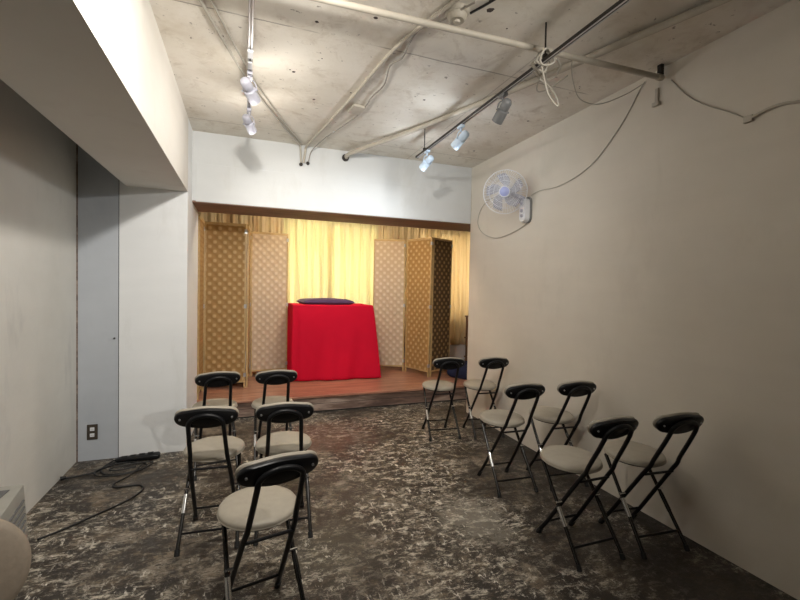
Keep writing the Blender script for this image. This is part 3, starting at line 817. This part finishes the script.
# cable bundle hanging at the right track rod
cb = empty('cable_bundle', (1.457, 1.85, 2.60)); tag(cb, 'bunched pale cable coiled round the right track below the hanging rod', 'cable')
def rel(*ps): return [Vector(p)-Vector((1.457, 1.85, 2.60)) for p in ps]
bm = B()
for k in range(4):
    ring = [Vector((.040*math.cos(a)+.006*k-.01, .030*k-.05+.014*math.sin(a*2+k), .008+.040*math.sin(a)+.012*math.sin(k*2.))) for a in [2*PI*i/16 for i in range(16)]]
    tube(bm, ring, .0050, 6, closed=True)
mesh_obj('coil', bm, M['cable_white'], cb, smooth=True)
bm = B(); tube(bm, smoothpath(rel((1.43, 1.84, 2.63), (1.43, 1.80, 2.50), (1.46, 1.80, 2.42), (1.50, 1.78, 2.36), (1.53, 1.82, 2.42), (1.55, 1.90, 2.52), (1.52, 1.95, 2.58), (1.46, 1.93, 2.60)), 6), .0045, 6)
mesh_obj('hanging_loop', bm, M['cable_white'], cb, smooth=True)
bm = B(); tube(bm, smoothpath(rel((1.47, 1.84, 2.60), (1.60, 2.00, 2.62), (1.70, 2.05, 2.67), (1.68, 1.98, 2.69), (1.62, 1.93, 2.70)), 6), .006, 6)
tube(bm, smoothpath(rel((1.46, 1.86, 2.575), (1.62, 2.10, 2.60), (1.75, 2.16, 2.66), (1.80, 2.05, 2.70)), 6), .004, 6)
mesh_obj('tail', bm, M['cable_white'], cb, smooth=True)
pipe('fan_cable', [(1.72, 1.935, 2.705), (1.85, 2.06, 2.68), (2.0, 2.16, 2.64), (2.14, 2.14, 2.625), (2.28, 2.06, 2.68), (2.375, 2.02, 2.745), (2.408, 2.06, 2.752), (2.409, 2.214, 2.556), (2.409, 2.473, 2.354), (2.409, 2.788, 2.277), (2.409, 3.05, 2.288), (2.405, 3.16, 2.27)], .0030, M['cable_white'],
     'thin slack cable swagging from the pipe and down the right wall to the fan', 'cable', 6)
pipe('wall_cable', [(2.409, 1.858, 2.70), (2.409, 1.75, 2.56), (2.409, 1.643, 2.463), (2.409, 1.53, 2.385), (2.409, 1.44, 2.315)], .003, M['cable_white'], 'thin pale cable slanting down the right wall from the pipe end', 'cable', 5)
pipe('wall_conduit', [(2.404, 1.424, 2.304), (2.404, 1.30, 2.325), (2.404, 1.10, 2.29), (2.404, .5, 2.27)], .0075, M['conduit'], 'pale conduit fixed along the right wall high up at the picture edge', 'conduit', 4)
bm = box(B(), 2.396, 2.413, 1.405, 1.445, 2.288, 2.322); tag(mesh_obj('conduit_clip', bm, M['conduit'], bevel=.003), 'small painted fitting at the end of the wall conduit', 'pipe fitting')
bk = empty('wall_bracket', (2.413, 1.948, 2.59)); tag(bk, 'small painted bracket on the right wall just below the pipe end', 'bracket')
bm = B(); box(bm, -.012, 0, -.010, .010, .012, .098); mesh_obj('stem', bm, M['conduit'], bk, bevel=.002)
bm = B(); box(bm, -.022, 0, -.022, .022, -.012, .012); mesh_obj('foot_plate', bm, M['conduit'], bk, bevel=.003)
bm = lathe(B(), [(0, 0), (.006, 0), (.006, .02), (0, .022)], 10, frame_to((-.975, YP-.006, .97), (0, -1, 0)))
tag(mesh_obj('wall_hook', bm, M['blacktrack'], smooth=True), 'tiny dark hook on the seam of the white column', 'hook')

# ------------------------------------------------------------------ wall fan
fc = Vector((2.185, 3.245, 2.296)); dirn = (Vector((0, 0, 1.75))-Vector((0, 0, 0))) * 0 + Vector((-.62, -.76, -.14)).normalized()
fan = empty('wall_fan', (2.4147, 3.208, 2.05)); tag(fan, 'white wall mounted fan with round wire guard and lavender hub on the right wall', 'fan')
o0 = Vector((2.4147, 3.208, 2.05)); FM = frame_to(fc-o0, dirn)
R_ = .192
bm = B()
def circ(r, z, n=48): return [FM @ Vector((r*math.cos(2*PI*k/n), r*math.sin(2*PI*k/n), z)) for k in range(n)]
tube(bm, circ(R_, 0), .0034, 8, closed=True); tube(bm, circ(R_*.72, .034), .0016, 5, closed=True); tube(bm, circ(R_*.50, .044), .0014, 5, closed=True)
tube(bm, circ(.045, .052, 24), .004, 6, closed=True)
for k in range(60):
    a = 2*PI*k/60
    P = []
    for rr_, zz in ((.045, .052), (R_*.5, .044), (R_*.72, .034), (R_*.92, .018), (R_, 0)):
        aa = a+(R_-rr_)*1.6
        P.append(FM @ Vector((rr_*math.cos(aa), rr_*math.sin(aa), zz)))
    tube(bm, P, .0012, 4)
mesh_obj('front_guard', bm, M['whiteplastic'], fan, smooth=True)
bm = B()
tube(bm, circ(R_*.75, -.055), .0016, 5, closed=True); tube(bm, circ(.06, -.070, 24), .004, 6, closed=True)
for k in range(44):
    a = 2*PI*k/44
    tube(bm, [FM @ Vector((r_*math.cos(a), r_*math.sin(a), zz)) for r_, zz in ((.06, -.070), (R_*.75, -.055), (R_*.96, -.028), (R_, -.002))], .0014, 4)
mesh_obj('rear_guard', bm, M['whiteplastic'], fan, smooth=True)
bm = lathe(B(), [(0, .060), (.030, .058), (.042, .052), (.046, .040), (.044, .030), (0, .030)], 32, FM); mesh_obj('hub', bm, M['hub'], fan, smooth=True)
bm = lathe(B(), [(0, .028), (.036, .026), (.038, -.02), (0, -.02)], 24, FM); rot = mesh_obj('rotor', bm, M['hub'], fan, smooth=True)
for b_ in range(5):
    bm = B(); n1, n2 = 8, 8; g_ = []
    for i in range(n1+1):
        u = i/n1; row = []
        rr_ = .034+(.165-.034)*u
        wdt = .35+.30*math.sin(PI*min(1, u*.95+.12)) + .05
        for j in range(n2+1):
            v = j/n2-.5; a = 2*PI*b_/5+v*wdt*1.25+.55*u
            row.append(bm.verts.new(FM @ Vector((rr_*math.cos(a), rr_*math.sin(a), -v*.045*(1-.3*u)+.004))))
        g_.append(row)
    for i in range(n1):
        for j in range(n2): bm.faces.new((g_[i][j], g_[i+1][j], g_[i+1][j+1], g_[i][j+1]))
    o = mesh_obj('blade', bm, M['blade'], rot, smooth=True)
    md = o.modifiers.new('thickness', 'SOLIDIFY'); md.thickness = .0015
bm = lathe(B(), [(0, -.020), (.040, -.022), (.052, -.040), (.055, -.09), (.045, -.125), (.02, -.14), (0, -.142)], 28, FM); mesh_obj('motor_housing', bm, M['headlilac'], fan, smooth=True)
mp = FM @ Vector((0, -.0, -.10))
bm = B(); tube(bm, smoothpath([mp, Vector((-.075, .0, .20)), Vector((-.045, 0, .165)), Vector((-.035, 0, .13))], 5), .020, 12); mesh_obj('neck', bm, M['headlilac'], fan, smooth=True)
# body: rounded control box on the wall
def rbox(bm, w, h, d, r, taper, mtx, n=6):
    rings = []
    for (zz, ins) in ((0, 0), (d*.75, taper*.5), (d*.95, taper), (d, taper+.008)):
        ring = []
        for cx, cz, a0 in ((1, 1, 0), (-1, 1, PI/2), (-1, -1, PI), (1, -1, 3*PI/2)):
            for k in range(n+1):
                a = a0+PI/2*k/n
                ring.append(bm.verts.new(mtx @ Vector((cx*(w/2-r)+(r-ins)*math.cos(a), cz*(h/2-r)+(r-ins)*math.sin(a), zz))))
        rings.append(ring)
    for a, b in zip(rings, rings[1:]):
        m_ = len(a)
        for k in range(m_): bm.faces.new((a[k], a[(k+1) % m_], b[(k+1) % m_], b[k]))
    bm.faces.new(rings[0][::-1]); bm.faces.new(rings[-1]); return bm
WM = frame_to((-.001, 0, .095), (-1, 0, 0))
bm = rbox(B(), .105, .235, .020, .045, 0, WM); mesh_obj('wall_plate', bm, M['headgrey'], fan, smooth=True)
WM2 = frame_to((-.0212, 0, .090), (-1, 0, 0))
bm = rbox(B(), .095, .215, .050, .042, .006, WM2); bd = mesh_obj('control_box', bm, M['whiteplastic'], fan, smooth=True)
for dz in (.055, -.005, -.050):
    bm = lathe(B(), [(0, 0), (.016, 0), (.014, .010), (0, .012)], 20, frame_to((-.0714, 0, .09+dz), (-1, 0, 0)))
    mesh_obj('dial', bm, M['headlilac'], bd, smooth=True)
pipe('white_cable', [(2.408, 3.20, 2.05), (2.409, 3.25, 2.015), (2.409, 3.463, 1.965), (2.409, 3.722, 1.949), (2.409, 3.978, 2.03), (2.409, 4.088, 2.165), (2.409, 4.01, 2.305), (2.409, 3.85, 2.365), (2.409, 3.6, 2.36), (2.409, 3.28, 2.27), (2.404, 3.262, 2.22)], .0038, M['cable_white'],
     'pale power cord looping on the right wall below and beside the fan', 'cord', 8)

# ------------------------------------------------------------------ left side: outlet, power strip, cables, heater
ol = empty('wall_outlet', (-1.123, YP-.008, .228)); tag(ol, 'dark bronze double wall outlet low on the blue grey board', 'wall outlet')
bm = box(B(), -.036, .036, -.008, -.0002, -.060, .060); pl = mesh_obj('cover_plate', bm, M['bronze'], ol, bevel=.003)
for dz in (.024, -.024):
    bm = box(B(), -.015, .015, -.012, -.0083, dz-.014, dz+.014); s_ = mesh_obj('socket', bm, M['whiteplastic'], ol, bevel=.002); s_['label'] = 'white socket'
    bm = B()
    for dx in (-.006, .006): box(bm, dx-.001, dx+.001, -.0126, -.0120, dz-.005, dz+.005)
    mesh_obj('slot', bm, M['gapshade'], s_)
ps = empty('power_strip', (-.79, 3.83, 0), .05); tag(ps, 'black power strip lying on the floor in front of the white column', 'power strip')
bm = B()
n = 16; rings = []
for (x, w, h) in ((-.155, .010, .014), (-.15, .022, .026), (-.12, .032, .036), (.10, .040, .046), (.14, .040, .046), (.152, .034, .040), (.157, .02, .028)):
    rings.append([bm.verts.new((x, w*math.copysign(abs(math.cos(a))**.6, math.cos(a)), .024+h*.5*math.copysign(abs(math.sin(a))**.6, math.sin(a)))) for a in [2*PI*k/n for k in range(n)]])
for a, b in zip(rings, rings[1:]):
    for k in range(n): bm.faces.new((a[k], a[(k+1) % n], b[(k+1) % n], b[k]))
bm.faces.new(rings[0][::-1]); bm.faces.new(rings[-1]); mesh_obj('body', bm, M['blackplastic'], ps, smooth=True)
bm = B()
for k in range(4): box(bm, -.11+k*.06, -.07+k*.06, -.013, .013, .042+.004*(k*.7), .0455+.004*(k*.7))
mesh_obj('sockets', bm, M['rubber'], ps)
def cord(name, pts, label, r=.0045, n=7):
    return pipe(name, [(x, y, z+r) for x, y, z in pts], r, M['cable_black'], label, 'cable', n)
cord('black_cable', [(-.93, 3.80, .012), (-.98, 3.74, .008), (-1.03, 3.66, .003), (-1.10, 3.63, .002), (-1.19, 3.60, .004)], 'short black cord from the power strip to a plug by the left wall', .006)
bm = B(); tube(bm, [(-1.185, 3.603, .016), (-1.215, 3.59, .016)], [.011, .015], 12); tag(mesh_obj('power_plug', bm, M['blackplastic'], smooth=True), 'black plug end lying on the floor at the foot of the left wall', 'plug')
cord('black_cable', [(-.95, 3.83, .016), (-1.00, 3.72, .004), (-.95, 3.60, .002), (-.80, 3.58, .002), (-.70, 3.68, .002), (-.76, 3.76, .002), (-.90, 3.78, .006), (-1.02, 3.66, .010), (-.98, 3.56, .010), (-.84, 3.54, .008), (-.72, 3.60, .008), (-.66, 3.71, .010), (-.73, 3.72, .016), (-.86, 3.69, .018), (-.93, 3.64, .02), (-.88, 3.60, .02), (-.76, 3.64, .02)],
     'tangle of black cord coiled on the floor around the power strip', .0055)
cord('black_cable', [(-.72, 3.66, .024), (-.78, 3.52, .003), (-.84, 3.42, .002), (-.83, 3.35, .001), (-.74, 3.34, .001), (-.67, 3.33, .001), (-.64, 3.25, .001), (-.70, 3.12, .001), (-.83, 2.98, .001), (-.96, 2.85, .001), (-1.045, 2.785, .001)],
     'long black cord curving over the worn floor towards the heater', .0058)
ht = empty('heater', (-1.10, 2.46, 0), math.radians(0)); tag(ht, 'low off white heater unit with slotted side against the left wall', 'heater')
bm = B()
hp = [(-.115, -.58), (.165, -.58), (.033, .295), (-.115, .295)]
vb = [bm.verts.new((x, y, .0)) for x, y in hp]; vt = [bm.verts.new((x, y, .335)) for x, y in [(-.115, -.58), (.150, -.58), (.012, .290), (-.115, .290)]]
bm.faces.new(vb[::-1]); bm.faces.new(vt)
for k in range(4): bm.faces.new((vb[k], vb[(k+1) % 4], vt[(k+1) % 4], vt[k]))
mesh_obj('casing', bm, M['heater'], ht, bevel=.010, smooth=True)
bm = B()
dv = (Vector((.022, .292, 0))-Vector((.157, -.58, 0))).normalized(); nv = Vector((-dv.y, dv.x, 0))*-1
for k in range(5):
    z = .12+k*.036
    xo = -.021*(z/.335)*.9+.0015
    a = Vector((.033+xo, .295, z))-dv*.05; b_ = a-dv*.62
    tube(bm, [a, b_], .006, 6)
mesh_obj('slots', bm, M['heaterdark'], ht)
bm = B(); box(bm, -.09, -.02, .06, .22, .336, .340); box(bm, -.09, .02, -.30, -.02, .336, .340); mesh_obj('top_vent', bm, M['heaterdark'], ht)

# ------------------------------------------------------------------ lights
def lamp(kind, loc, energy, col, size=.05, aim=None, angle=None, blend=.6, sx=None, sy=None, name='lamp_light'):
    l = bpy.data.lights.new(name, kind); l.energy = energy; l.color = col
    if kind == 'AREA':
        l.shape = 'RECTANGLE'; l.size = sx; l.size_y = sy
    else: l.shadow_soft_size = size
    if kind == 'SPOT': l.spot_size = math.radians(angle); l.spot_blend = blend
    o = bpy.data.objects.new(name, l); C.objects.link(o); o.location = loc
    if aim is not None:
        o.rotation_euler = (Vector(aim)-Vector(loc)).to_track_quat('-Z', 'Y').to_euler()
    return o
COOL = (.86, .93, 1.0); WARM = (1.0, .84, .62); NEUT = (1., .955, .885)
# lit track heads
for i, (p, d) in enumerate(heads):
    if i == 2: continue
    lamp('SPOT', p, (12, 20, 0, 24, 12)[i], COOL if i < 2 else NEUT, .03, p+d, 95, 1.)
# light scattered by the open lamp housings
for i in (0, 1, 3, 4):
    p, d = heads[i]; lamp('POINT', p+Vector((0, 0, -.03)), 4.2, COOL if i < 2 else NEUT, .03)
# lamps further down the two tracks, above and behind the camera
lamp('SPOT', (1.457, .6, 2.50), 70, NEUT, .035, (-.5, 4.2, 1.0), 125, 1.)
lamp('SPOT', (.016, 1.15, 2.50), 128, NEUT, .03, (-.12, 4.4, .8), 142, 1.)
# warm bulb over the stage, behind the header
lamp('POINT', (1.1, 5.3, 2.62), 34, WARM, .08)
# daylight behind the curtains
for a, b, e in ((.45, 2.05, 75), (2.75, 3.95, 50)):
    lamp('AREA', ((a+b)/2, YB+.5, 1.7), e, (1., .95, .84), aim=((a+b)/2, 6, 1.7), sx=b-a, sy=1.3, name='daylight')
w = bpy.data.worlds.new('world'); bpy.context.scene.world = w; w.use_nodes = True
w.node_tree.nodes['Background'].inputs[0].default_value = (1, .90, .76, 1); w.node_tree.nodes['Background'].inputs[1].default_value = .035

# ------------------------------------------------------------------ camera
cam = bpy.data.cameras.new('camera'); co = bpy.data.objects.new('camera', cam); C.objects.link(co)
Rc = Vector((.93803847, -.34602132, .01879017)); Uc = Vector((-.00920207, .02933169, .99952738)); Fw = Vector((.34640893, .93776804, -.02433014))
m = Matrix((Rc, Uc, -Fw)).transposed().to_4x4(); m.translation = Vector((0, 0, 1.4)); co.matrix_world = m
cam.sensor_width = 36; cam.lens = 36*420.379/800; cam.clip_start = .05
sc = bpy.context.scene; sc.camera = co
sc.view_settings.view_transform = 'Standard'; sc.view_settings.look = 'None'; sc.view_settings.gamma = 1; sc.view_settings.use_curve_mapping = False
sc.view_settings.exposure = .22
